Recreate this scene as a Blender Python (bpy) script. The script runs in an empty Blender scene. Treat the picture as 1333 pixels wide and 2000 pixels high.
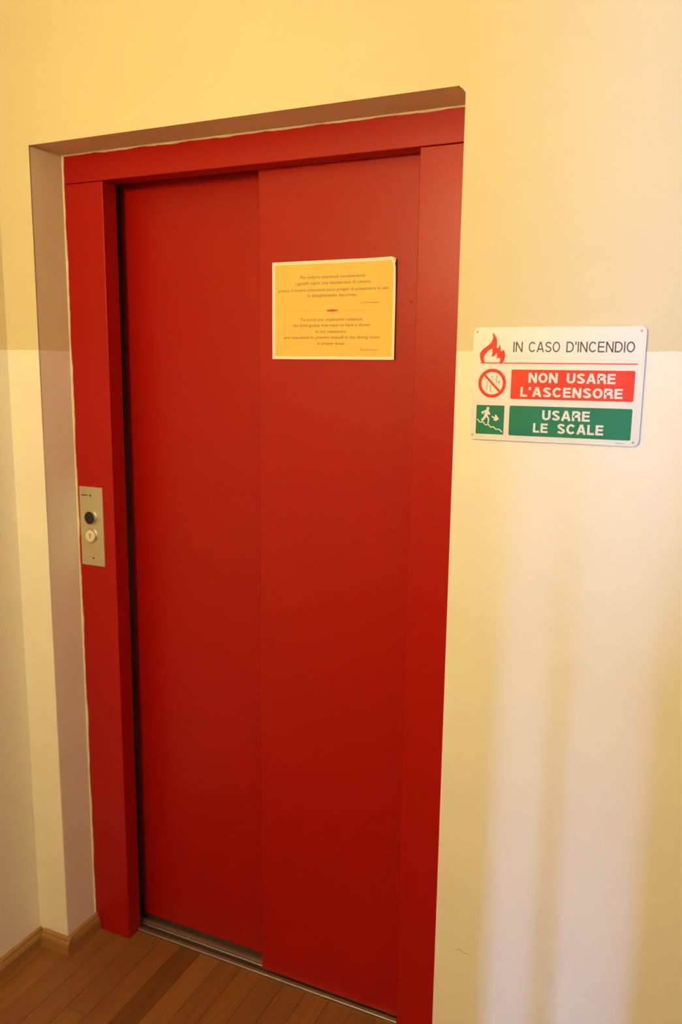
import bpy, bmesh, math, random
from mathutils import Vector, Matrix

random.seed(7)
scene = bpy.context.scene
COL = scene.collection

# ------------------------------------------------------------------ camera
CAM_POS = Vector((1.1449, -1.4925, 1.5686))
CR = Vector((0.9087476, 0.4171555, 0.01261277))
CU = Vector((-0.08333116, 0.15175321, 0.98489943))
CF = Vector((-0.40894219, 0.89607603, -0.17266741))
cam_data = bpy.data.cameras.new('camera')
cam = bpy.data.objects.new('camera', cam_data)
COL.objects.link(cam)
cam.matrix_world = Matrix(((CR.x, CU.x, -CF.x, CAM_POS.x),
                           (CR.y, CU.y, -CF.y, CAM_POS.y),
                           (CR.z, CU.z, -CF.z, CAM_POS.z), (0, 0, 0, 1)))
cam_data.sensor_fit = 'HORIZONTAL'
cam_data.sensor_width = 24.0
cam_data.lens = 24.0 * 1588.75 / 1333.0
cam_data.clip_start = 0.02
cam_data.dof.use_dof = True
cam_data.dof.focus_distance = 1.58
cam_data.dof.aperture_fstop = 4.5
scene.camera = cam

# ------------------------------------------------------------------ world, daylight, exposure
world = bpy.data.worlds.new('sky_world')
scene.world = world
world.use_nodes = True
bg = world.node_tree.nodes['Background']
bg.inputs['Color'].default_value = (0.20, 0.41, 1.0, 1)
bg.inputs['Strength'].default_value = 0.3

LAMP_POWER = 236.0                   # emission strength of the pendant lamp's globe
LAMP_COLOUR = (1.0, 0.80, 0.36)
SKY_COLOUR = (0.20, 0.41, 1.0)

def area_light(name, loc, aim, sx, sy, power, colour):
    d = bpy.data.lights.new(name, 'AREA')
    d.shape = 'RECTANGLE'
    d.size = sx
    d.size_y = sy
    d.energy = power
    d.color = colour
    o = bpy.data.objects.new(name, d)
    COL.objects.link(o)
    o.location = loc
    o.rotation_euler = (Vector(aim) - Vector(loc)).to_track_quat('-Z', 'Y').to_euler()
    return o

# sky light by the corridor window, and two unseen sources added for the bluish tints
area_light('corridor_window_daylight', (3.12, -1.05, 1.62), (0.0, -1.05, 1.62), 1.1, 1.3, 3.0, SKY_COLOUR)
area_light('added_band_daylight', (1.6, -5.12, 2.85), (1.6, 0.0, 2.85), 0.09, 1.7, 215.0, SKY_COLOUR)  # added source, casts the lilac bands through the slot
area_light('added_upper_daylight', (2.1, -5.02, 0.70), (2.1, 0.0, 0.70), 0.40, 0.80, 165.0, SKY_COLOUR)  # added source, tints the upper right of the front wall

vs = scene.view_settings
vs.view_transform = 'Standard'
vs.look = 'None'
vs.exposure = 0.0
vs.gamma = 1.0
vs.use_curve_mapping = False

# ------------------------------------------------------------------ measures (metres)
XL, XR = -0.433, 3.0                 # corridor ends
YB = -2.15                           # wall behind the camera
ZC = 2.70
RL, RR, RT = -0.335, 0.6958, 2.066   # recess in the front wall
D1 = 0.1094                          # face of the red frame
OL, OR, OT = -0.2169, 0.5745, 2.0    # clear opening
JB = 0.158                           # back of the frame
D2, D3 = 0.162, 0.209                # faces of the two sliding panels
PX = 0.1772                          # left edge of the front panel
ST = 1.605                           # line between the two wall colours
PI = math.pi

# ------------------------------------------------------------------ helpers
def tag(o, label=None, cat=None, group=None, kind=None):
    if label: o['label'] = label
    if cat: o['category'] = cat
    if group: o['group'] = group
    if kind: o['kind'] = kind
    return o

def link(name, me, mat=None, parent=None):
    o = bpy.data.objects.new(name, me)
    COL.objects.link(o)
    if mat is not None and me is not None and len(me.materials) == 0:
        me.materials.append(mat)
    if parent is not None:
        o.parent = parent
        o.matrix_parent_inverse = Matrix.Translation(-parent.location)
    return o

def empty(name, loc):
    o = bpy.data.objects.new(name, None)
    o.empty_display_size = 0.05
    COL.objects.link(o)
    o.location = loc
    return o

def to_mesh(name, bm, smooth=False):
    bmesh.ops.recalc_face_normals(bm, faces=bm.faces)
    me = bpy.data.meshes.new(name)
    bm.to_mesh(me)
    bm.free()
    if smooth:
        for p in me.polygons: p.use_smooth = True
    return me

def add_box(bm, x0, x1, y0, y1, z0, z1):
    v = [bm.verts.new(c) for c in ((x0, y0, z0), (x1, y0, z0), (x1, y1, z0), (x0, y1, z0),
                                   (x0, y0, z1), (x1, y0, z1), (x1, y1, z1), (x0, y1, z1))]
    for f in ((0, 1, 5, 4), (1, 2, 6, 5), (2, 3, 7, 6), (3, 0, 4, 7), (4, 5, 6, 7), (0, 3, 2, 1)):
        bm.faces.new([v[i] for i in f])

def bevel(bm, w, seg=2, edges=None):
    bmesh.ops.bevel(bm, geom=list(edges if edges is not None else bm.edges), offset=w, segments=seg,
                    profile=0.5, affect='EDGES', clamp_overlap=True)

def box(name, x0, x1, y0, y1, z0, z1, mat, parent=None, bev=0.0, seg=2):
    bm = bmesh.new()
    add_box(bm, x0, x1, y0, y1, z0, z1)
    if bev: bevel(bm, bev, seg)
    return link(name, to_mesh(name, bm), mat, parent)

def prism_bm(pts, axis, a, b):
    """closed outline pts (2D) extruded along an axis from a to b"""
    bm = bmesh.new()
    def P(p, t):
        if axis == 'x': return (t, p[0], p[1])
        if axis == 'y': return (p[0], t, p[1])
        return (p[0], p[1], t)
    lo = [bm.verts.new(P(p, a)) for p in pts]
    hi = [bm.verts.new(P(p, b)) for p in pts]
    n = len(pts)
    bm.faces.new(lo)
    bm.faces.new(hi[::-1])
    for i in range(n):
        bm.faces.new((lo[i], lo[(i + 1) % n], hi[(i + 1) % n], hi[i]))
    return bm

def prism(name, pts, axis, a, b, mat, parent=None, bev=0.0):
    bm = prism_bm(pts, axis, a, b)
    if bev: bevel(bm, bev)
    return link(name, to_mesh(name, bm), mat, parent)

def rounded(x0, x1, z0, z1, r, n=5):
    out = []
    for cx, cz, a0 in ((x1 - r, z1 - r, 0), (x0 + r, z1 - r, 90), (x0 + r, z0 + r, 180), (x1 - r, z0 + r, 270)):
        for k in range(n + 1):
            a = math.radians(a0 + 90 * k / n)
            out.append((cx + r * math.cos(a), cz + r * math.sin(a)))
    return out

def lathe_y(name, cx, cz, prof, mat, parent, n=32):
    """profile of (radius, y) turned about an axis along y; closed at both ends"""
    bm = bmesh.new()
    rings = []
    for r, y in prof:
        if r < 1e-6:
            rings.append([bm.verts.new((cx, y, cz))])
        else:
            rings.append([bm.verts.new((cx + r * math.cos(2 * PI * k / n), y, cz + r * math.sin(2 * PI * k / n))) for k in range(n)])
    for A, B in zip(rings, rings[1:]):
        for k in range(n):
            a0, a1 = A[k % len(A)], A[(k + 1) % len(A)]
            b0, b1 = B[k % len(B)], B[(k + 1) % len(B)]
            vs_ = []
            for v in (a0, a1, b1, b0):
                if v not in vs_: vs_.append(v)
            if len(vs_) > 2: bm.faces.new(vs_)
    me = to_mesh(name, bm)
    return link(name, me, mat, parent)

# ------------------------------------------------------------------ materials
def new_mat(name, colour=(0.8, 0.8, 0.8), rough=0.6, metal=0.0, spec=0.5):
    m = bpy.data.materials.new(name)
    m.use_nodes = True
    b = m.node_tree.nodes['Principled BSDF']
    b.inputs['Base Color'].default_value = (*colour, 1)
    b.inputs['Roughness'].default_value = rough
    b.inputs['Metallic'].default_value = metal
    b.inputs['Specular IOR Level'].default_value = spec
    return m, m.node_tree.nodes, m.node_tree.links, b

def bump_noise(N, L, b, scale, strength, dist, detail=4.0, vec=None):
    t = N.new('ShaderNodeTexNoise')
    t.inputs['Scale'].default_value = scale
    t.inputs['Detail'].default_value = detail
    if vec is not None: L.new(vec, t.inputs['Vector'])
    bp = N.new('ShaderNodeBump')
    bp.inputs['Strength'].default_value = strength
    bp.inputs['Distance'].default_value = dist
    L.new(t.outputs['Fac'], bp.inputs['Height'])
    L.new(bp.outputs['Normal'], b.inputs['Normal'])
    return t

def varied(name, c0, c1, rough, scale, spec=0.5, metal=0.0, bump=None):
    m, N, L, b = new_mat(name, c0, rough, metal, spec)
    g = N.new('ShaderNodeNewGeometry')
    t = N.new('ShaderNodeTexNoise')
    t.inputs['Scale'].default_value = scale
    t.inputs['Detail'].default_value = 5.0
    L.new(g.outputs['Position'], t.inputs['Vector'])
    r = N.new('ShaderNodeValToRGB')
    r.color_ramp.elements[0].position = 0.35
    r.color_ramp.elements[0].color = (*c0, 1)
    r.color_ramp.elements[1].position = 0.65
    r.color_ramp.elements[1].color = (*c1, 1)
    L.new(t.outputs['Fac'], r.inputs['Fac'])
    L.new(r.outputs['Color'], b.inputs['Base Color'])
    if bump: bump_noise(N, L, b, bump[0], bump[1], bump[2], vec=g.outputs['Position'])
    return m

def wall_paint():
    """matt emulsion: cream dado below, yellow above a slightly uneven painted line"""
    m, N, L, b = new_mat('two_tone_wall_paint', rough=0.62, spec=0.25)
    g = N.new('ShaderNodeNewGeometry')
    sep = N.new('ShaderNodeSeparateXYZ')
    L.new(g.outputs['Position'], sep.inputs[0])
    n = N.new('ShaderNodeTexNoise')
    n.inputs['Scale'].default_value = 45.0
    L.new(g.outputs['Position'], n.inputs['Vector'])
    w = N.new('ShaderNodeMath'); w.operation = 'MULTIPLY_ADD'
    w.inputs[1].default_value = 0.004
    L.new(n.outputs['Fac'], w.inputs[0])
    L.new(sep.outputs['Z'], w.inputs[2])
    mr = N.new('ShaderNodeMapRange')
    mr.inputs['From Min'].default_value = ST + 0.0012
    mr.inputs['From Max'].default_value = ST + 0.0028
    L.new(w.outputs[0], mr.inputs['Value'])
    mix = N.new('ShaderNodeMix'); mix.data_type = 'RGBA'
    mix.inputs['A'].default_value = (0.91, 0.855, 0.74, 1)
    mix.inputs['B'].default_value = (0.74, 0.645, 0.425, 1)
    L.new(mr.outputs['Result'], mix.inputs['Factor'])
    # faint mottling of the roller coat
    n2 = N.new('ShaderNodeTexNoise')
    n2.inputs['Scale'].default_value = 6.0
    n2.inputs['Detail'].default_value = 6.0
    L.new(g.outputs['Position'], n2.inputs['Vector'])
    hv = N.new('ShaderNodeHueSaturation')
    v = N.new('ShaderNodeMapRange')
    v.inputs['To Min'].default_value = 0.96
    v.inputs['To Max'].default_value = 1.04
    L.new(n2.outputs['Fac'], v.inputs['Value'])
    L.new(v.outputs['Result'], hv.inputs['Value'])
    L.new(mix.outputs['Result'], hv.inputs['Color'])
    L.new(hv.outputs['Color'], b.inputs['Base Color'])
    bump_noise(N, L, b, 220.0, 0.12, 0.001, vec=g.outputs['Position'])
    return m

def red_paint():
    m, N, L, b = new_mat('satin_red_enamel', (0.385, 0.005, 0.0015), 0.38, 0.0, 0.28)
    g = N.new('ShaderNodeNewGeometry')
    n = N.new('ShaderNodeTexNoise')
    n.inputs['Scale'].default_value = 3.0
    n.inputs['Detail'].default_value = 4.0
    L.new(g.outputs['Position'], n.inputs['Vector'])
    mr = N.new('ShaderNodeMapRange')
    mr.inputs['To Min'].default_value = 0.33
    mr.inputs['To Max'].default_value = 0.40
    L.new(n.outputs['Fac'], mr.inputs['Value'])
    L.new(mr.outputs['Result'], b.inputs['Roughness'])
    bump_noise(N, L, b, 500.0, 0.05, 0.0006, vec=g.outputs['Position'])
    return m

def wood(name, c0, c1, along='y', use_obj_colour=False, rough=0.42):
    m, N, L, b = new_mat(name, c0, rough, 0.0, 0.4)
    g = N.new('ShaderNodeNewGeometry')
    oi = N.new('ShaderNodeObjectInfo')
    mp = N.new('ShaderNodeMapping')
    mp.inputs['Scale'].default_value = {'x': (4, 70, 70), 'y': (70, 4, 70), 'z': (70, 70, 4)}[along]
    add = N.new('ShaderNodeVectorMath'); add.operation = 'MULTIPLY_ADD'
    add.inputs[1].default_value = (3.1, 7.7, 1.3)
    L.new(oi.outputs['Random'], add.inputs[0])
    L.new(g.outputs['Position'], add.inputs[2])
    L.new(add.outputs[0], mp.inputs['Vector'])
    n = N.new('ShaderNodeTexNoise')
    n.inputs['Scale'].default_value = 1.0
    n.inputs['Detail'].default_value = 6.0
    n.inputs['Distortion'].default_value = 0.6
    L.new(mp.outputs['Vector'], n.inputs['Vector'])
    r = N.new('ShaderNodeValToRGB')
    r.color_ramp.elements[0].position = 0.3
    r.color_ramp.elements[0].color = (*c0, 1)
    r.color_ramp.elements[1].position = 0.72
    r.color_ramp.elements[1].color = (*c1, 1)
    L.new(n.outputs['Fac'], r.inputs['Fac'])
    out = r.outputs['Color']
    if use_obj_colour:
        mx = N.new('ShaderNodeMix'); mx.data_type = 'RGBA'; mx.blend_type = 'MULTIPLY'
        mx.inputs['Factor'].default_value = 1.0
        L.new(out, mx.inputs['A'])
        L.new(oi.outputs['Color'], mx.inputs['B'])
        out = mx.outputs['Result']
    L.new(out, b.inputs['Base Color'])
    return m

def brushed(name, c, rough=0.38, along='z'):
    m, N, L, b = new_mat(name, c, rough, 1.0)
    g = N.new('ShaderNodeNewGeometry')
    mp = N.new('ShaderNodeMapping')
    mp.inputs['Scale'].default_value = (900, 900, 12) if along == 'z' else (12, 900, 900)
    L.new(g.outputs['Position'], mp.inputs['Vector'])
    bump_noise(N, L, b, 1.0, 0.08, 0.0005, vec=mp.outputs['Vector'])
    return m

PAINT = wall_paint()
RED = red_paint()
CEIL = varied('beige_ceiling_paint', (0.68, 0.64, 0.55), (0.71, 0.67, 0.58), 0.8, 5.0, 0.2)
CONCRETE = varied('dark_shaft_concrete', (0.03, 0.028, 0.026), (0.05, 0.046, 0.042), 0.9, 8.0, 0.2)
BROWNWALL = varied('tan_wall_paint', (0.42, 0.35, 0.25), (0.46, 0.39, 0.28), 0.7, 4.0, 0.2)
BAFFLEWALL = varied('grey_baffle_plaster', (0.24, 0.24, 0.25), (0.28, 0.28, 0.29), 0.9, 4.0, 0.1)  # for the unseen walls added to shape the daylight
LAMINATE = wood('laminate_floor_strip', (0.215, 0.080, 0.022), (0.275, 0.108, 0.033), 'y', True, 0.45)
UNDERLAY = varied('brown_floor_joint', (0.14, 0.055, 0.018), (0.17, 0.07, 0.022), 0.7, 20.0)
SKIRT_Y = wood('skirting_wood_y', (0.34, 0.165, 0.055), (0.44, 0.23, 0.085), 'y')
SKIRT_X = wood('skirting_wood_x', (0.34, 0.165, 0.055), (0.44, 0.23, 0.085), 'x')
LIP = varied('cream_plaster_lip', (0.84, 0.70, 0.47), (0.90, 0.78, 0.55), 0.75, 30.0, 0.2, bump=(300, 0.3, 0.001))
ALU = brushed('anodised_sill_aluminium', (0.46, 0.44, 0.40), 0.5, 'x')
STEEL = brushed('brushed_steel_plate', (0.74, 0.70, 0.55), 0.55, 'z')
CHROME = varied('chrome_ring', (0.75, 0.74, 0.70), (0.80, 0.79, 0.75), 0.12, 40.0, metal=1.0)
BLACKB = varied('black_button_plastic', (0.018, 0.013, 0.012), (0.026, 0.018, 0.016), 0.35, 60.0)
IVORYB = varied('ivory_button_plastic', (0.80, 0.72, 0.52), (0.84, 0.76, 0.56), 0.35, 60.0)
INK = varied('dark_grey_ink', (0.035, 0.03, 0.028), (0.05, 0.045, 0.04), 0.5, 80.0)
SIGNW = varied('white_sign_plastic', (0.78, 0.775, 0.74), (0.81, 0.805, 0.77), 0.35, 12.0)
SIGNR = varied('red_sign_print', (0.78, 0.045, 0.022), (0.82, 0.055, 0.026), 0.5, 20.0, 0.25)
SIGNG = varied('green_sign_print', (0.012, 0.19, 0.105), (0.016, 0.21, 0.12), 0.5, 20.0, 0.25)
SIGNK = varied('black_sign_print', (0.04, 0.04, 0.04), (0.055, 0.055, 0.05), 0.4, 50.0)
SIGNGREY = varied('worn_grey_sign_print', (0.36, 0.36, 0.33), (0.55, 0.54, 0.49), 0.45, 400.0)
PAPER = varied('cream_paper', (0.88, 0.84, 0.70), (0.90, 0.86, 0.73), 0.7, 30.0, 0.2)
PAPERY = varied('orange_yellow_print', (0.87, 0.57, 0.135), (0.89, 0.59, 0.15), 0.6, 30.0, 0.3)
NINK = varied('brown_notice_ink', (0.34, 0.18, 0.04), (0.38, 0.20, 0.045), 0.6, 90.0)
NRED = varied('red_notice_ink', (0.75, 0.06, 0.02), (0.78, 0.07, 0.025), 0.6, 90.0)
WHITEP = varied('white_frame_paint', (0.72, 0.72, 0.70), (0.76, 0.76, 0.74), 0.4, 9.0)

# ================================================================== THE SETTING
# front wall with the recess for the lift
bm = prism_bm([(XL - 0.1, -0.05), (RL, -0.05), (RL, RT)] + [(RR - 0.012 + 0.012 * math.sin(PI / 2 * k / 6), RT - 0.012 + 0.012 * math.cos(PI / 2 * k / 6)) for k in range(7)] + [(RR, -0.05), (XR + 0.1, -0.05), (XR + 0.1, ZC), (XL - 0.1, ZC)], 'y', 0.0, 0.32)
bm.edges.ensure_lookup_table()
sel = [e for e in bm.edges if all(RL - 1e-4 <= v.co.x <= RR + 1e-4 and v.co.y < 1e-4 and v.co.z <= RT + 1e-4 for v in e.verts)]
bevel(bm, 0.0028, 2, sel)
wall_front = link('wall_front', to_mesh('wall_front', bm), PAINT)
tag(wall_front, 'yellow wall with cream lower half around the red elevator', kind='structure')

wall_left = box('wall_left', XL - 0.1, XL, YB - 0.12, 0.0, -0.05, ZC, PAINT)
tag(wall_left, 'yellow and cream wall at the left edge', kind='structure')

# wall behind the camera, with an added slot that shapes the daylight bands
SX0, SX1 = 1.145, 1.307
bm = bmesh.new()
add_box(bm, XL - 0.1, SX0, YB - 0.06, YB, -0.05, ZC)
HX0, HX1, HZ0, HZ1 = 1.387, 1.95, 1.05, 2.30      # opening added to let bluish light onto the upper wall
add_box(bm, SX1, HX0, YB - 0.06, YB, -0.05, ZC)
add_box(bm, HX1, XR + 0.1, YB - 0.06, YB, -0.05, ZC)
add_box(bm, HX0, HX1, YB - 0.06, YB, -0.05, HZ0)
add_box(bm, HX0, HX1, YB - 0.06, YB, HZ1, ZC)
add_box(bm, SX0, SX1, YB - 0.06, YB, 1.76, ZC)
wall_back = link('wall_back', to_mesh('wall_back', bm), BROWNWALL)
tag(wall_back, 'wall behind the camera with openings added to shape the daylight', kind='structure')
slot = box('added_light_post', 1.208, 1.220, YB - 0.045, YB - 0.015, -0.05, 1.76, WHITEP)  # bar added to leave a dark seam in the daylight band
tag(slot, 'white post added to split the daylight band', kind='structure')

# right end wall with the corridor window
WY0, WY1, WZ0, WZ1 = -1.6, -0.5, 0.97, 2.27
bm = bmesh.new()
add_box(bm, XR, XR + 0.1, YB - 0.12, WY0, -0.05, ZC)
add_box(bm, XR, XR + 0.1, WY1, 0.0, -0.05, ZC)
add_box(bm, XR, XR + 0.1, WY0, WY1, -0.05, WZ0)
add_box(bm, XR, XR + 0.1, WY0, WY1, WZ1, ZC)
wall_right = link('wall_right', to_mesh('wall_right', bm), BROWNWALL)
tag(wall_right, 'end wall of the corridor with a window', kind='structure')
w1 = empty('window_1', (XR, (WY0 + WY1) / 2, WZ0))
tag(w1, 'white window frame at the end of the corridor', kind='structure')
for a, b_ in ((WY0, WY0 + 0.05), (WY1 - 0.05, WY1), ((WY0 + WY1) / 2 - 0.03, (WY0 + WY1) / 2 + 0.03)):
    box('window_post', XR + 0.03, XR + 0.08, a, b_, WZ0, WZ1, WHITEP, w1, 0.004)
for a, b_ in ((WZ0, WZ0 + 0.05), (WZ1 - 0.05, WZ1)):
    box('window_rail', XR + 0.03, XR + 0.08, WY0 + 0.05, WY1 - 0.05, a, b_, WHITEP, w1, 0.004)

ceiling = box('ceiling', XL - 0.1, XR + 0.1, YB - 0.12, 0.32, ZC, ZC + 0.1, CEIL)
tag(ceiling, 'beige corridor ceiling', kind='structure')

# unseen walls, floor and roof added beyond the slot to shape the daylight
bm = bmesh.new()
SY0, SY1, SA, SB, SZ = -5.0, YB - 0.06, 0.2, 2.6, 4.1
add_box(bm, SA - 0.1, SA, SY0 - 0.1, SY1, -0.05, SZ)
add_box(bm, SB, SB + 0.1, SY0 - 0.1, SY1, -0.05, SZ)
add_box(bm, SA, SB, SY0, SY1, SZ, SZ + 0.1)
add_box(bm, SA, 1.56, SY0 - 0.1, SY0, -0.05, SZ)
add_box(bm, 1.64, 1.88, SY0 - 0.1, SY0, -0.05, SZ)
add_box(bm, 2.32, SB, SY0 - 0.1, SY0, -0.05, SZ)
add_box(bm, 1.88, 2.32, SY0 - 0.1, SY0, 1.12, SZ)
add_box(bm, 1.88, 2.32, SY0 - 0.1, SY0, -0.05, 0.28)
add_box(bm, 1.56, 1.64, SY0 - 0.1, SY0, -0.05, 1.95)
add_box(bm, 1.56, 1.64, SY0 - 0.1, SY0, 3.75, SZ)
add_box(bm, SA, SB, SY1 - 0.06, SY1, ZC, SZ)
add_box(bm, SA, SB, SY0, SY1, -0.10, -0.05)
q = prism_bm([(1.325, SY1), (1.345, SY1), (1.525, -4.0), (1.505, -4.0)], 'z', -0.05, SZ)   # partition put in to keep the low daylight out of the slot
me_ = to_mesh('light_partition', q)
bm.from_mesh(me_)
added_baffle = link('wall_added_baffle', to_mesh('wall_added_baffle', bm), BAFFLEWALL)
tag(added_baffle, 'unseen grey walls added behind the camera to shape the daylight', kind='structure')

# lift shaft behind the doors
bm = bmesh.new()
add_box(bm, XL, RR + 0.2, 0.50, 0.55, -0.05, 2.4)
add_box(bm, XL - 0.05, XL, 0.32, 0.55, -0.05, 2.4)
add_box(bm, RR + 0.2, RR + 0.25, 0.32, 0.55, -0.05, 2.4)
add_box(bm, XL - 0.05, RR + 0.25, 0.32, 0.55, 2.4, 2.45)
add_box(bm, XL - 0.05, RR + 0.25, 0.27, 0.55, -0.10, -0.03)
add_box(bm, XL - 0.05, RR + 0.25, 0.10, 0.30, -0.12, -0.055)
shaft = link('wall_shaft', to_mesh('wall_shaft', bm), CONCRETE)
tag(shaft, 'dark concrete of the shaft behind the doors', kind='structure')

# floor: slab and laminate strips that run towards the lift
bm = bmesh.new()
add_box(bm, XL - 0.1, XR + 0.1, YB - 0.12, 0.0, -0.06, -0.0075)
add_box(bm, RL, RR, 0.0, 0.148, -0.06, -0.0075)
floor = link('floor', to_mesh('floor', bm), UNDERLAY)
tag(floor, 'brown laminate floor in front of the elevator', kind='structure')
SW = 0.0645
strip_cache = {}
def strip(x0, x1, y0, y1, tone):
    key = (round(x1 - x0, 4), round(y1 - y0, 4))
    if key not in strip_cache:
        bm = bmesh.new()
        g = 0.0004
        add_box(bm, g, key[0] - g, g, key[1] - g, -0.0075, 0.0)
        top = [e for e in bm.edges if all(v.co.z > -1e-6 for v in e.verts)]
        bevel(bm, 0.0007, 1, top)
        me = to_mesh('laminate_strip', bm)
        me.materials.append(LAMINATE)
        strip_cache[key] = me
    o = bpy.data.objects.new('laminate_strip', strip_cache[key])
    COL.objects.link(o)
    o.location = (x0, y0, 0)
    o.parent = floor
    o.color = (*tone, 1)
rng = random.Random(11)
def tone():
    k = rng.choice((0.90, 0.95, 1.0, 1.04, 1.09))
    return (k, k * rng.uniform(0.93, 1.02), k * rng.uniform(0.88, 1.04))
x = -0.007 - 7 * SW
while x < XR - 1e-3:
    x0, x1 = max(x, XL), min(x + SW, XR)
    inside = x0 > RL - 0.02 and x1 < RR + 0.02
    near = x0 < 0.95
    ends = 0.148 if inside else 0.0
    fixed = None
    if abs(x - (-0.007 - SW)) < 1e-3: fixed = [(ends, -0.30, (0.55, 0.50, 0.50))]
    y = ends
    if fixed:
        strip(x0, x1, -0.30, ends, (0.68, 0.60, 0.58)); y = -0.30
    while y > YB + 1e-3:
        ln = (rng.choice((0.30, 0.42, 0.52)) if near else rng.choice((0.8, 1.1)))
        y0 = max(y - ln, YB)
        strip(x0, x1, y0, y, tone())
        y = y0
    x += SW

# skirting: small quadrant-topped wooden boards
def skirt_profile(h=0.046, t=0.016):
    return [(0, 0), (t, 0), (t, h * 0.55), (t * 0.85, h * 0.72), (t * 0.62, h * 0.80), (t * 0.55, h * 0.93), (t * 0.35, h), (0, h)]
PR = skirt_profile()
def skirt_y(name, xw, sign, y0, y1, label):      # runs along y on a wall at x = xw
    o = prism(name, [(xw + sign * a, z) for a, z in PR], 'y', y0, y1, SKIRT_Y)
    return tag(o, label, kind='structure')
def skirt_x(name, yw, x0, x1, label):            # runs along x on a wall at y = yw, towards the camera
    o = prism(name, [(yw - a, z) for a, z in PR], 'x', x0, x1, SKIRT_X)
    return tag(o, label, kind='structure')
skirt_y('baseboard_left', XL, 1, YB, -0.0005, 'wooden skirting along the left wall')
skirt_x('baseboard_front', 0.0, XL + 0.0165, RL + 0.0155, 'short piece of wooden skirting left of the elevator recess')
skirt_y('baseboard_recess', RL, 1, 0.0005, D1, 'wooden skirting on the left reveal of the elevator recess')
skirt_x('baseboard_right', 0.0, RR + 0.001, XR, 'wooden skirting right of the elevator')

# uneven lip of plaster where the reveal meets the red frame
def lip():
    bm = bmesh.new()
    r = random.Random(3)
    def run(path, nrm, n, w0, amp):
        prev = None
        ph = r.random() * 9
        for k in range(n + 1):
            t = k / n
            p = Vector(path[0]).lerp(Vector(path[1]), t)
            w = w0 + amp * (0.55 * math.sin(t * 43 + ph) + 0.4 * math.sin(t * 97 + 2 * ph) + 0.5 * r.uniform(-1, 1))
            w = max(w, 0.0012)
            nv = Vector(nrm)
            ring = [bm.verts.new(p + Vector((0, -0.0035, 0))), bm.verts.new(p + nv * w * 0.75 + Vector((0, -0.0028, 0))),
                    bm.verts.new(p + nv * w + Vector((0, -0.0008, 0))), bm.verts.new(p + nv * w + Vector((0, 0.002, 0)))]
            if prev:
                for a in range(3): bm.faces.new((prev[a], prev[a + 1], ring[a + 1], ring[a]))
            prev = ring
    run(((RL, D1, 0.047), (RL, D1, RT)), (1, 0, 0), 170, 0.0032, 0.0016)
    run(((RL, D1, RT), (RR, D1, RT)), (0, 0, -1), 110, 0.0034, 0.0012)
    me = to_mesh('plaster_lip', bm, True)
    return link('plaster_lip', me, LIP, wall_front)
lip()
# a few hairline scratches on the lower wall right of the lift
def scratch(pts, w=0.0007):
    bm = bmesh.new()
    prev = None
    for i, (px, pz) in enumerate(pts):
        ww = w * (0.4 if i in (0, len(pts) - 1) else 1)
        a = bm.verts.new((px, -0.0003, pz + ww / 2)); b = bm.verts.new((px, -0.0003, pz - ww / 2))
        c = bm.verts.new((px, 0.0005, pz + ww / 2)); d = bm.verts.new((px, 0.0005, pz - ww / 2))
        if prev:
            bm.faces.new((prev[0], a, b, prev[1])); bm.faces.new((prev[0], prev[2], c, a)); bm.faces.new((prev[1], b, d, prev[3]))
        prev = (a, b, c, d)
    link('scratch', to_mesh('scratch', bm), SKIRT_X, wall_front)
scratch([(0.739, 0.373), (0.750, 0.374), (0.757, 0.371), (0.764, 0.369), (0.772, 0.3685)])

# ================================================================== THE ELEVATOR DOOR
lift = empty('elevator_door', ((RL + RR) / 2, D1, 0.0))
tag(lift, 'red metal elevator door with two sliding panels and a wide red frame', 'elevator door')
G = 0.0006
box('frame_post', RL + 0.0004, OL, D1, JB, 0.0, OT - G, RED, lift, 0.0016)
box('frame_post', OR, RR - 0.0004, D1, JB, 0.0, OT - G, RED, lift, 0.0016)
box('frame_header', RL + 0.0004, RR - 0.0004, D1, JB, OT + G, RT - 0.0004, RED, lift, 0.0016)
def panel(x0, x1, y0, y1):
    bm = bmesh.new()
    add_box(bm, x0, x1, y0, y1, 0.010, 2.035)
    bevel(bm, 0.0022, 3, [e for e in bm.edges if abs((e.verts[0].co - e.verts[1].co).z) > 1])
    return link('door_panel', to_mesh('door_panel', bm), RED, lift)
panel(OL - 0.030, PX + 0.045, D3, D3 + 0.028)['label'] = 'rear sliding panel at the left'
front_panel = panel(PX, OR + 0.035, D2, D2 + 0.028)
front_panel['label'] = 'front sliding panel carrying the yellow notice'
sill_prof = [(0.148, -0.03), (0.148, 0.005), (0.149, 0.006), (0.1585, 0.006), (0.160, 0.0045), (0.160, -0.024), (0.1755, -0.024), (0.1755, 0.003),
             (0.1765, 0.004), (0.1835, 0.004), (0.1845, 0.001), (0.1875, 0.001), (0.1885, 0.004), (0.1965, 0.004), (0.1975, 0.003), (0.1975, -0.024),
             (0.222, -0.024), (0.222, 0.004), (0.27, 0.004), (0.27, -0.03)]
sill = prism('sill', sill_prof, 'x', OL - 0.04, OR + 0.04, ALU, lift)
sill['label'] = 'grooved aluminium sill'
# small dark chip in the paint of the front panel
bm = bmesh.new()
ring = [(0.5455 + 0.0028 * math.cos(a) * (1 + 0.3 * math.sin(3 * a)), 1.709 + 0.0055 * math.sin(a) * (1 + 0.2 * math.cos(2 * a))) for a in [2 * PI * k / 14 for k in range(14)]]
chip = prism('paint_chip', ring, 'y', D2 - 0.0003, D2 + 0.0005, varied('dark_red_chip', (0.25, 0.015, 0.01), (0.32, 0.02, 0.012), 0.7, 200.0), front_panel)

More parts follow.
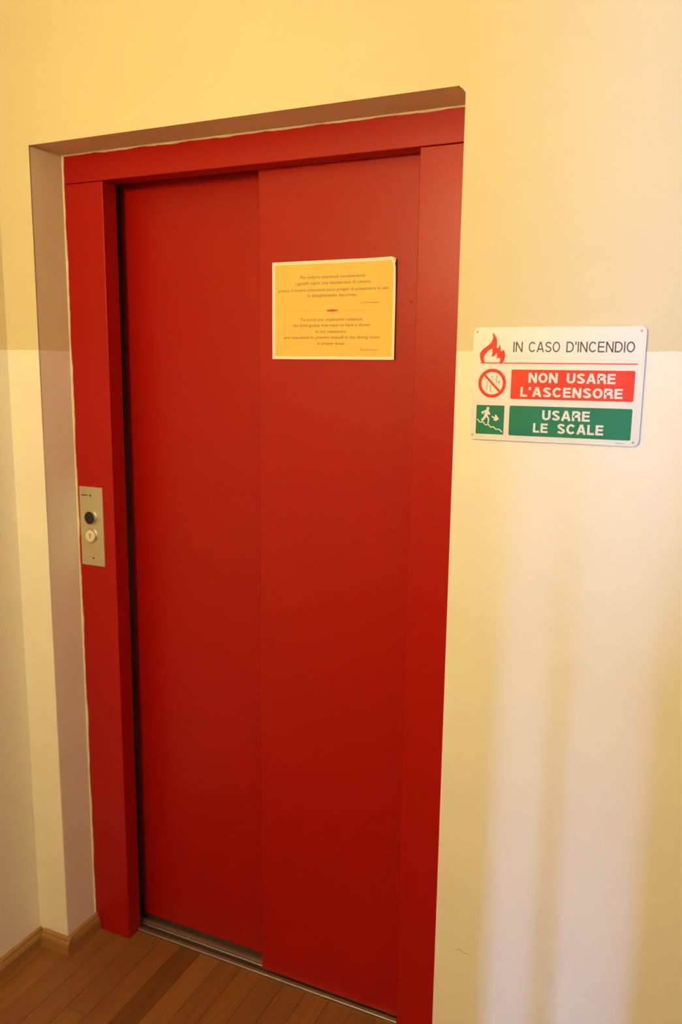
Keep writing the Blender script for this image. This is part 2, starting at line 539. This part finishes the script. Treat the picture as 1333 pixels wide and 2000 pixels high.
# ================================================================== CALL PANEL
BX0, BX1, BZ0, BZ1 = -0.3250, -0.2505, 1.0605, 1.2655
call = empty('call_panel', ((BX0 + BX1) / 2, D1, BZ0))
tag(call, 'narrow steel call plate with a black and an ivory button on the red frame', 'call panel')
PY = D1 - 0.0025
plate = prism('plate', rounded(BX0, BX1, BZ0, BZ1, 0.0025, 3), 'y', PY, D1 - 0.0001, STEEL, call)
bcx = (BX0 + BX1) / 2 - 0.002
def button(cz, mat, label):
    ring = lathe_y('button', bcx, cz, [(0.0188, PY), (0.0188, PY - 0.004), (0.0178, PY - 0.0058), (0.0163, PY - 0.0062), (0.0158, PY - 0.0040), (0.0158, PY)], CHROME, call)
    ring['label'] = label
    lathe_y('button_cap', bcx, cz, [(0.0154, PY), (0.0154, PY - 0.0062), (0.0148, PY - 0.0074), (0.0130, PY - 0.0080), (0.0, PY - 0.0082)], mat, ring)
    return ring
b1 = button(1.186, BLACKB, 'black round push button with chrome ring')
b2 = button(1.139, IVORYB, 'ivory round push button with chrome ring')
prism('arrow_mark', [(bcx + 0.0012, 1.1460), (bcx - 0.0022, 1.1425), (bcx + 0.0004, 1.1425), (bcx + 0.0004, 1.1330), (bcx + 0.0022, 1.1330), (bcx + 0.0022, 1.1425), (bcx + 0.0042, 1.1425)][::-1],
      'y', PY - 0.0086, PY - 0.0081, INK, b2)
# tiny printed marks at the top left, and a screw near the foot
for k, (a, w, h) in enumerate(((0.0075, 0.004, 0.0045), (0.0120, 0.003, 0.003), (0.0155, 0.0035, 0.0035), (0.0195, 0.003, 0.003), (0.0235, 0.003, 0.003), (0.0335, 0.0045, 0.006))):
    prism('printed_mark', rounded(BX0 + a, BX0 + a + w, 1.2435 - h / 2, 1.2435 + h / 2, 0.0009, 2), 'y', PY - 0.0002, PY + 0.0005, INK, call)
prism('printed_mark', [(BX0 + 0.0125, 1.2490), (BX0 + 0.0165, 1.2490), (BX0 + 0.0145, 1.2520)], 'y', PY - 0.0002, PY + 0.0005, NRED, call)
lathe_y('screw', bcx + 0.003, 1.0800, [(0.0024, PY + 0.0005), (0.0024, PY - 0.0006), (0.0016, PY - 0.0010), (0.0, PY - 0.0010)], INK, call, 14)

# ================================================================== TEXT
def text_mesh(body, bold=0.0, word=1.0, shear=0.0):
    cu = bpy.data.curves.new('lettering', 'FONT')
    cu.body = body
    cu.size = 1.0
    cu.resolution_u = 3
    cu.offset = bold
    cu.space_word = word
    cu.shear = shear
    cu.extrude = 0.02
    ob = bpy.data.objects.new('lettering', cu)
    COL.objects.link(ob)
    bpy.context.view_layer.update()
    dg = bpy.context.evaluated_depsgraph_get()
    me = bpy.data.meshes.new_from_object(ob.evaluated_get(dg))
    bpy.data.objects.remove(ob)
    bpy.data.curves.remove(cu)
    me.materials.clear()
    return me

def put_text(name, body, u0, u1, v0, v1, T, mat, parent, bold=0.0, word=1.0, depth=0.0003, cap=None):
    """letters stretched so that their ink fills u0..u1 by v0..v1 (cap: height taken from a capital, so that descenders hang below)"""
    me = text_mesh(body, bold, word)
    xs = [v.co.x for v in me.vertices]; ys = [v.co.y for v in me.vertices]
    ax, bx = min(xs), max(xs)
    if cap: ay, by = 0.0, cap
    else: ay, by = min(ys), max(ys)
    for v in me.vertices:
        u = u0 + (v.co.x - ax) / (bx - ax) * (u1 - u0)
        w = v0 + (v.co.y - ay) / (by - ay) * (v1 - v0)
        v.co = T(u, w, depth if v.co.z > 0 else -depth * 0.3)
    return link(name, me, mat, parent)

# grotesque capitals drawn as strokes: cap height 1, each glyph a list of centre lines and its width
def arc(cx, cy, rx, ry, a0, a1, n=14):
    return [(cx + rx * math.cos(math.radians(a0 + (a1 - a0) * k / n)), cy + ry * math.sin(math.radians(a0 + (a1 - a0) * k / n))) for k in range(n + 1)]
def glyph(ch, w):
    h = w / 2
    if ch == 'I': return [[(h, 0), (h, 1)]], w
    if ch == "'": return [[(h, 1.0), (h, 0.70)]], w
    if ch == 'L': return [[(h, 1), (h, h), (0.60, h)]], 0.60
    if ch == 'E': return [[(0.64, 1 - h), (h, 1 - h), (h, h), (0.66, h)], [(h, 0.52), (0.61, 0.52)]], 0.66
    if ch == 'N': return [[(h, 0), (h, 1)], [(0.74 - h, 0), (0.74 - h, 1)], [(h * 0.9, 1.0), (0.74 - h * 0.9, 0.0)]], 0.74
    if ch == 'U': return [[(h, 1)] + arc(0.36, 0.34, 0.36 - h, 0.34 - h, 180, 360) + [(0.72 - h, 1)]], 0.72
    if ch == 'O': return [arc(0.40, 0.5, 0.40 - h, 0.5 - h, 90, 450, 36)], 0.80
    if ch == 'C': return [arc(0.40, 0.5, 0.40 - h, 0.5 - h, 38, 322, 30)], 0.78
    if ch == 'D': return [[(h, h), (h, 1 - h), (0.34, 1 - h)] + arc(0.34, 0.5, 0.42 - h, 0.5 - h, 84, -84, 20) + [(0.34, h), (0, h)]], 0.76
    if ch == 'A': return [[(h * 0.95, 0), (0.40 - 0.02, 1)], [(0.80 - h * 0.95, 0), (0.40 + 0.02, 1)], [(0.2, 0.27 + h * 0.3), (0.6, 0.27 + h * 0.3)]], 0.80
    if ch == 'R': return [[(h, 0), (h, 1 - h), (0.42, 1 - h)] + arc(0.42, 0.735, 0.28 - h, 0.265 - h, 84, -84, 14) + [(0.42, 0.47), (h, 0.47)],
                          [(0.44, 0.47), (0.56, 0.42), (0.60, 0.33), (0.61, 0.12), (0.66, 0.0)]], 0.72
    if ch == 'S':
        return [arc(0.35, 0.735, 0.325 - h, 0.265 - h, 12, 250, 16) + [(0.37, 0.50)] + arc(0.355, 0.270, 0.345 - h, 0.270 - h, 70, -170, 16)], 0.70
    return [], 0.3

def sign_word(name, body, u0, u1, v0, v1, w, gap, T, mat, parent, depth=0.0003, space=0.45):
    runs, x = [], 0.0
    for ch in body:
        if ch == ' ':
            x += space
            continue
        lines, adv = glyph(ch, w)
        runs += [[(x + a, b) for a, b in ln] for ln in lines]
        x += adv + gap
    tot = x - gap
    bm = bmesh.new()
    layer = [0]
    S = lambda p: T(u0 + p[0] / tot * (u1 - u0), v0 + p[1] * (v1 - v0), depth + 0.00006 * (layer[0] % 3))
    S0 = lambda p: T(u0 + p[0] / tot * (u1 - u0), v0 + p[1] * (v1 - v0), -0.0001)
    for ln in runs:
        layer[0] += 1
        closed = (Vector(ln[0]) - Vector(ln[-1])).length < 1e-6
        pts = [Vector(p) for p in (ln[:-1] if closed else ln)]
        n = len(pts)
        rows = []
        for i in range(n):
            a = pts[(i - 1) % n] if (closed or i > 0) else None
            b = pts[(i + 1) % n] if (closed or i < n - 1) else None
            t0 = (pts[i] - a).normalized() if a is not None else None
            t1 = (b - pts[i]).normalized() if b is not None else None
            if t0 is None: t0 = t1
            if t1 is None: t1 = t0
            n0 = Vector((-t0.y, t0.x)); n1 = Vector((-t1.y, t1.x))
            m = (n0 + n1).normalized()
            k = (w / 2) / max(m.dot(n0), 0.5)
            rows.append([bm.verts.new(S(pts[i] + m * k)), bm.verts.new(S(pts[i] - m * k)), bm.verts.new(S0(pts[i] + m * k)), bm.verts.new(S0(pts[i] - m * k))])
        for i in range(n if closed else n - 1):
            p, q = rows[i], rows[(i + 1) % n]
            bm.faces.new((p[0], q[0], q[1], p[1]))
            bm.faces.new((p[0], p[2], q[2], q[0]))
            bm.faces.new((p[1], q[1], q[3], p[3]))
    return link(name, to_mesh(name, bm), mat, parent)

# ================================================================== FIRE SIGN
GX0, GX1, GZ0, GZ1 = 0.7293, 1.0284, 1.4434, 1.6473
KX, KZ = (GX1 - GX0) / 300.0, (GZ1 - GZ0) / 200.0
GY = -0.0045                                     # front face of the sign
fire = empty('fire_sign', ((GX0 + GX1) / 2, 0.0, GZ0))
tag(fire, 'white plastic fire safety sign with red and green fields on the wall', 'sign')
def SG(u, v, d=0.0): return Vector((GX0 + u * KX, GY - d, GZ0 + v * KZ))
def sign_shape(name, pts, mat, parent, d0=0.0, d1=0.0003):
    bm = bmesh.new()
    hi = [bm.verts.new(SG(u, v, d1)) for u, v in pts]
    lo = [bm.verts.new(SG(u, v, d0 - 0.0001)) for u, v in pts]
    bm.faces.new(hi)
    n = len(pts)
    for i in range(n): bm.faces.new((hi[i], hi[(i + 1) % n], lo[(i + 1) % n], lo[i]))
    return link(name, to_mesh(name, bm), mat, parent)
bm = bmesh.new()
pts = rounded(0, 300, 0, 200, 9, 6)
hi = [bm.verts.new(SG(u, v, 0)) for u, v in pts]
lo = [bm.verts.new(SG(u, v, -0.0025)) for u, v in pts]
bm.faces.new(hi); bm.faces.new(lo[::-1])
for i in range(len(pts)): bm.faces.new((hi[i], hi[(i + 1) % len(pts)], lo[(i + 1) % len(pts)], lo[i]))
bevel(bm, 0.0006, 2, [e for e in bm.edges if all(abs(v.co.y - GY) < 1e-6 for v in e.verts)])
link('sign_plate', to_mesh('sign_plate', bm), SIGNW, fire)

flame_pts = [(35.0, 191), (39.5, 186.5), (42.8, 181.5), (44.3, 174), (44.0, 168), (43.4, 164), (45.5, 163.2), (47.8, 166.5), (49.3, 171), (50.6, 164), (52.0, 157.7),
             (54.0, 158.6), (56.0, 161.4), (58.6, 157.5), (60.0, 152.5), (59.6, 146.5), (58.0, 141.5), (56.1, 138.4), (49.4, 138.4), (51.1, 142), (51.4, 145.6), (47.5, 147.0),
             (43.8, 144.6), (45.0, 150), (44.3, 155.4), (40.5, 150.5), (35.2, 148.0), (36.3, 155), (35.4, 162.9), (29.5, 160.0), (24.5, 154.6), (21.2, 150.0), (20.3, 146.0), (21.0, 141.8), (22.9, 138.4),
             (17.2, 138.4), (14.2, 143.5), (12.9, 149.5), (13.2, 154.0), (15.6, 158.8), (19.0, 162.2), (23.6, 165.6), (29.0, 169.4), (33.2, 173.6), (35.6, 178.5), (36.2, 183.5), (35.6, 187.5)]
fl = sign_shape('flame_symbol', flame_pts, SIGNR, fire)
sign_shape('red_rule', [(14.5, 136.6), (288.8, 136.6), (288.8, 138.4), (14.5, 138.4)], SIGNR, fire)
for body, a, b_ in (('IN', 74.2, 91.0), ('CASO', 102.0, 156.9), ("D'INCENDIO", 168.0, 282.4)):
    sign_word('lettering', body, a, b_, 156.8, 174.6, 0.125, 0.13, SG, SIGNK, fire)['label'] = 'black capital lettering'

def ring_shape(name, cu, cv, ro, ri, mat, parent, n=48):
    bm = bmesh.new()
    A = []
    for k in range(n):
        c, s = math.cos(2 * PI * k / n), math.sin(2 * PI * k / n)
        A.append((bm.verts.new(SG(cu + ro * c, cv + ro * s, -0.0001)), bm.verts.new(SG(cu + ro * c, cv + ro * s, 0.0003)),
                  bm.verts.new(SG(cu + ri * c, cv + ri * s, 0.0003)), bm.verts.new(SG(cu + ri * c, cv + ri * s, -0.0001))))
    for k in range(n):
        a, b = A[k], A[(k + 1) % n]
        for j in range(3): bm.faces.new((a[j], a[j + 1], b[j + 1], b[j]))
    return link(name, to_mesh(name, bm), mat, parent)
CU_, CV_ = 38.0, 101.7
proh = ring_shape('prohibition_symbol', CU_, CV_, 25.8, 20.0, SIGNR, fire)
proh['label'] = 'red ring with a slash over an elevator symbol'
d = 20.5 * math.sqrt(0.5); t = 1.9 * math.sqrt(0.5)
sign_shape('slash', [(CU_ - d - t, CV_ + d - t), (CU_ + d - t, CV_ - d - t), (CU_ + d + t, CV_ - d + t), (CU_ - d + t, CV_ + d + t)][::-1], SIGNR, proh, 0, 0.0004)
def stroke(name, pts, w, mat, parent, d1=0.00025):
    """polyline of width w drawn on the sign, one closed band"""
    L, R = [], []
    for i, p in enumerate(pts):
        a = Vector(pts[max(i - 1, 0)]); b = Vector(pts[min(i + 1, len(pts) - 1)])
        t = (b - a).normalized(); n = Vector((-t.y, t.x)) * w / 2
        L.append(tuple(Vector(p) + n)); R.append(tuple(Vector(p) - n))
    bm = bmesh.new()
    q = [[bm.verts.new(SG(*a, d1)) for a in L], [bm.verts.new(SG(*a, d1)) for a in R],
         [bm.verts.new(SG(*a, -0.0001)) for a in L], [bm.verts.new(SG(*a, -0.0001)) for a in R]]
    for i in range(len(pts) - 1):
        bm.faces.new((q[0][i], q[0][i + 1], q[1][i + 1], q[1][i]))
        bm.faces.new((q[0][i], q[2][i], q[2][i + 1], q[0][i + 1]))
        bm.faces.new((q[1][i], q[1][i + 1], q[3][i + 1], q[3][i]))
    return link(name, to_mesh(name, bm), mat, parent)
for seg, w in (([(28.0, 106), (28.5, 98), (27.8, 89)], 1.6), ([(32.0, 98.5), (33.2, 96.5)], 1.2), ([(36.6, 101), (35.2, 95), (35.6, 88), (37.0, 86.0)], 1.7), ([(37.5, 115.5), (37.6, 109.5)], 1.5),
               ([(42.0, 109.0), (46.0, 108.4)], 1.4), ([(46.4, 116), (46.2, 108), (46.6, 101.5)], 1.7), ([(50.8, 107), (50.6, 103.0), (52.0, 99.5)], 1.5), ([(48.0, 104.6), (53.2, 104.2)], 1.2)):
    stroke('elevator_mark', seg, w, SIGNGREY, proh, 0.0002)

red = sign_shape('red_field', rounded(73.0, 286.0, 74.8, 126.4, 2.6, 4), SIGNR, fire)
red['label'] = 'red field reading NON USARE L\'ASCENSORE'
def SG2(u, v, d=0.0): return SG(u, v, d + 0.0003)
sign_word('lettering', 'NON', 104.4, 156.0, 103.9, 121.0, 0.205, 0.11, SG2, SIGNW, red)
sign_word('lettering', 'USARE', 171.9, 254.7, 103.9, 121.0, 0.205, 0.11, SG2, SIGNW, red)
sign_word('lettering', "L'ASCENSORE", 90.9, 268.0, 79.4, 96.2, 0.205, 0.11, SG2, SIGNW, red)
green = sign_shape('green_field', rounded(72.6, 285.8, 9.9, 62.9, 2.6, 4), SIGNG, fire)
green['label'] = 'green field reading USARE LE SCALE'
sign_word('lettering', 'USARE', 132.3, 215.8, 39.2, 56.5, 0.205, 0.11, SG2, SIGNW, green)
sign_word('lettering', 'LE', 117.2, 143.6, 16.8, 33.2, 0.205, 0.11, SG2, SIGNW, green)
sign_word('lettering', 'SCALE', 160.2, 240.0, 16.5, 33.8, 0.205, 0.11, SG2, SIGNW, green)

pic = sign_shape('stairs_pictogram', rounded(10.8, 63.1, 10.4, 62.4, 0.8, 2), SIGNG, fire)
pic['label'] = 'green square with a white figure walking down stairs'
head = [(32.4 + 2.7 * math.cos(2 * PI * k / 16), 56.6 + 2.9 * math.sin(2 * PI * k / 16)) for k in range(16)]
fig = sign_shape('figure', [(30.2, 54.6), (27.0, 53.0), (20.4, 50.2), (20.2, 48.2), (23.4, 45.8), (25.0, 47.2), (23.8, 48.8), (26.6, 49.6), (26.2, 46.0), (25.4, 42.0), (20.6, 36.4), (20.8, 34.2),
                            (23.6, 33.2), (29.6, 40.4), (30.4, 41.4), (33.4, 36.6), (32.4, 29.0), (34.6, 28.6), (35.8, 37.6), (32.4, 44.2), (32.6, 47.2), (36.2, 44.6), (37.4, 46.2), (35.0, 51.0), (33.8, 54.0)], SIGNW, pic, 0.0, 0.0006)
sign_shape('head', head, SIGNW, fig, 0.0, 0.0006)
stroke('stair_line', [(13.0, 37.0), (18.3, 31.4), (24.8, 31.8), (28.4, 27.0), (35.2, 27.4), (38.6, 23.2), (44.8, 23.6), (48.6, 19.6), (54.8, 20.0), (60.6, 15.0)], 2.0, SIGNW, pic, 0.0006)
sign_shape('arrow', [(40.0, 43.4), (46.4, 41.4), (46.2, 45.6), (48.6, 45.4), (54.2, 38.2), (48.2, 34.4), (44.6, 35.6), (43.4, 37.6), (46.4, 38.2), (40.0, 41.2)], SIGNW, pic, 0.0, 0.0006)
for u, v in ((6.9, 192.0), (291.5, 192.2), (4.6, 8.2), (290.5, 6.6)):
    s = SG(u, v)
    lathe_y('screw', s.x, s.z, [(0.0021, GY + 0.001), (0.0021, GY - 0.0005), (0.0014, GY - 0.0009), (0.0, GY - 0.0009)], SIGNGREY, fire, 14)
for k in range(7):
    if k == 5: continue
    sign_shape('maker_mark', [(260.5 + k * 2.3, 3.2), (262.1 + k * 2.3, 3.2), (262.1 + k * 2.3, 5.2), (260.5 + k * 2.3, 5.2)], SIGNGREY, fire, 0, 0.00015)

# ================================================================== PAPER NOTICE
NX0, NX1, NZ0, NZ1 = 0.2130, 0.5120, 1.5900, 1.8021
note = empty('paper_notice', ((NX0 + NX1) / 2, D2, NZ0))
tag(note, 'orange-yellow A4 notice with a cream border taped on the door', 'notice')
def NT(u, v, d=0.0):
    # the sheet lies on the panel and lifts a little towards its right edge, most at the top corner
    a = max(0.0, (u - 215.0) / 82.0)
    lift_ = 0.0008 + 0.0050 * a * a + 0.0050 * max(0.0, (u + v - 420.0) / 87.0) ** 2
    return Vector((NX0 + u / 297.0 * (NX1 - NX0), D2 - lift_ - d, NZ0 + v / 210.0 * (NZ1 - NZ0)))
def sheet(name, u0, u1, v0, v1, cut, d, th, mat, parent):
    """curved sheet with its top right corner turned off by cut = (du, dv)"""
    bm = bmesh.new()
    nu, nv = 30, 20
    def row(dd):
        g = []
        for j in range(nv + 1):
            v = v0 + (v1 - v0) * j / nv
            r = []
            for i in range(nu + 1):
                um = u1
                if v > v1 - cut[1]: um = u1 - cut[0] * (v - (v1 - cut[1])) / cut[1]
                u = u0 + (um - u0) * i / nu
                r.append(bm.verts.new(NT(u, v, dd)))
            g.append(r)
        return g
    F, B = row(d + th), row(d)
    for j in range(nv):
        for i in range(nu):
            bm.faces.new((F[j][i], F[j][i + 1], F[j + 1][i + 1], F[j + 1][i]))
            bm.faces.new((B[j][i], B[j + 1][i], B[j + 1][i + 1], B[j][i + 1]))
    ed = [(j, 0) for j in range(nv + 1)] + [(nv, i) for i in range(1, nu + 1)] + [(j, nu) for j in range(nv - 1, -1, -1)] + [(0, i) for i in range(nu - 1, 0, -1)]
    for k in range(len(ed)):
        a, b = ed[k], ed[(k + 1) % len(ed)]
        bm.faces.new((F[a[0]][a[1]], F[b[0]][b[1]], B[b[0]][b[1]], B[a[0]][a[1]]))
    return link(name, to_mesh(name, bm), mat, parent)
sheet('paper', 0, 297, 0, 210, (8.5, 13.0), 0.0, 0.0003, PAPER, note)
sheet('printed_field', 7.4, 291.2, 6.6, 203.6, (4.0, 6.0), 0.0003, 0.00012, PAPERY, note)
# turned-back corner
bm = bmesh.new()
tri = [bm.verts.new(NT(288.5, 210, 0.0001)), bm.verts.new(NT(297, 197, 0.0001)), bm.verts.new(NT(296.5, 207, -0.0065))]
tri2 = [bm.verts.new(v.co + Vector((0, 0.0003, 0))) for v in tri]
bm.faces.new(tri); bm.faces.new(tri2[::-1])
for i in range(3): bm.faces.new((tri[i], tri[(i + 1) % 3], tri2[(i + 1) % 3], tri2[i]))
link('bent_corner', to_mesh('bent_corner', bm), PAPER, note)
def NT2(u, v, d=0.0): return NT(u, v, d * 0.4 + 0.00045)
CAP = 0.73
LINES = [("Per evitare spiacevoli inconvenienti,", 70.7, 227.0, 175.6), ("i gentili ospiti che desiderano di cenare", 58.7, 238.5, 162.8),
         ("presso il nostro ristorante sono pregati di presentarsi in sala", 16.3, 281.0, 148.6), ("in abbigliamento decoroso.", 88.9, 208.2, 136.6),
         ("To avoid any unpleasant nuisance,", 71.1, 221.8, 85.6), ("the kind guests that want to have a dinner", 53.0, 240.2, 73.4),
         ("in our restaurant,", 109.4, 183.6, 59.9), ("are requested to present oneself in the dining room", 30.7, 261.7, 47.4), ("in proper dress.", 113.5, 181.1, 34.4)]
for body, a, b, c in LINES:
    put_text('lettering', body, a, b, c - 3.0, c + 3.6, NT2, NINK, note, 0.012, 1.0, 0.0001, CAP)
put_text('lettering', 'La Direzione', 217.0, 259.1, 117.6, 122.2, NT2, NINK, note, 0.004, 1.0, 0.0001, CAP)
put_text('lettering', 'The Direction', 215.8, 259.6, 18.6, 23.2, NT2, NINK, note, 0.004, 1.0, 0.0001, CAP)
def note_shape(name, pts, mat):
    bm = bmesh.new()
    f = [bm.verts.new(NT(u, v, 0.0005)) for u, v in pts]
    b = [bm.verts.new(NT(u, v, 0.0003)) for u, v in pts]
    bm.faces.new(f)
    for i in range(len(pts)): bm.faces.new((f[i], f[(i + 1) % len(pts)], b[(i + 1) % len(pts)], b[i]))
    return link(name, to_mesh(name, bm), mat, note)
GOLD = varied('ochre_notice_ink', (0.62, 0.33, 0.06), (0.66, 0.36, 0.07), 0.6, 90.0)
note_shape('ornament_line', [(42, 103.6), (126, 103.4), (126, 104.0), (42, 104.2)], GOLD)
note_shape('ornament_line', [(171, 103.0), (251, 102.6), (251, 103.2), (171, 103.6)], GOLD)
orn = [(149 + 14.5 * math.cos(a) * abs(math.cos(a)) ** 0.5, 104.2 + 2.9 * math.sin(a) * (0.75 + 0.25 * abs(math.sin(3 * a)))) for a in [2 * PI * k / 36 for k in range(36)]]
note_shape('ornament', orn, NRED)

# ================================================================== PENDANT LAMP behind the camera
def emissive(name, colour, strength):
    m, N, L, b = new_mat(name, (0.9, 0.88, 0.8), 0.5)
    b.inputs['Emission Color'].default_value = (*colour, 1)
    b.inputs['Emission Strength'].default_value = strength
    return m
LX, LY, LZ, LR = 0.34, -1.66, 2.075, 0.085
lamp = empty('pendant_lamp', (LX, LY, ZC))
tag(lamp, 'frosted globe pendant lamp hanging behind the camera', 'lamp')
def lathe_z(name, prof, mat, n=28):
    o = lathe_y(name, 0.0, 0.0, prof, mat, None, n)
    for v in o.data.vertices: v.co = Vector((LX + v.co.x, LY + v.co.z, v.co.y))
    for p in o.data.polygons: p.use_smooth = True
    o.data.flip_normals()
    o.parent = lamp
    o.matrix_parent_inverse = Matrix.Translation(-lamp.location)
    return o
prof = [(LR * math.sin(PI * k / 14), LZ - LR * math.cos(PI * k / 14)) for k in range(15)]
prof[0] = (0.0, prof[0][1]); prof[-1] = (0.0, prof[-1][1])
lathe_z('lamp_globe', prof, emissive('warm_lit_globe', LAMP_COLOUR, LAMP_POWER))
lathe_z('lamp_holder', [(0.0, LZ + LR - 0.004), (0.030, LZ + LR - 0.004), (0.028, LZ + LR + 0.03), (0.010, LZ + LR + 0.045), (0.0, LZ + LR + 0.045)], WHITEP)
lathe_z('cord', [(0.0, LZ + LR + 0.04), (0.004, LZ + LR + 0.04), (0.004, ZC - 0.02), (0.0, ZC - 0.02)], WHITEP, 10)
lathe_z('ceiling_rose', [(0.0, ZC - 0.028), (0.03, ZC - 0.028), (0.05, ZC - 0.012), (0.052, ZC), (0.0, ZC)], WHITEP)
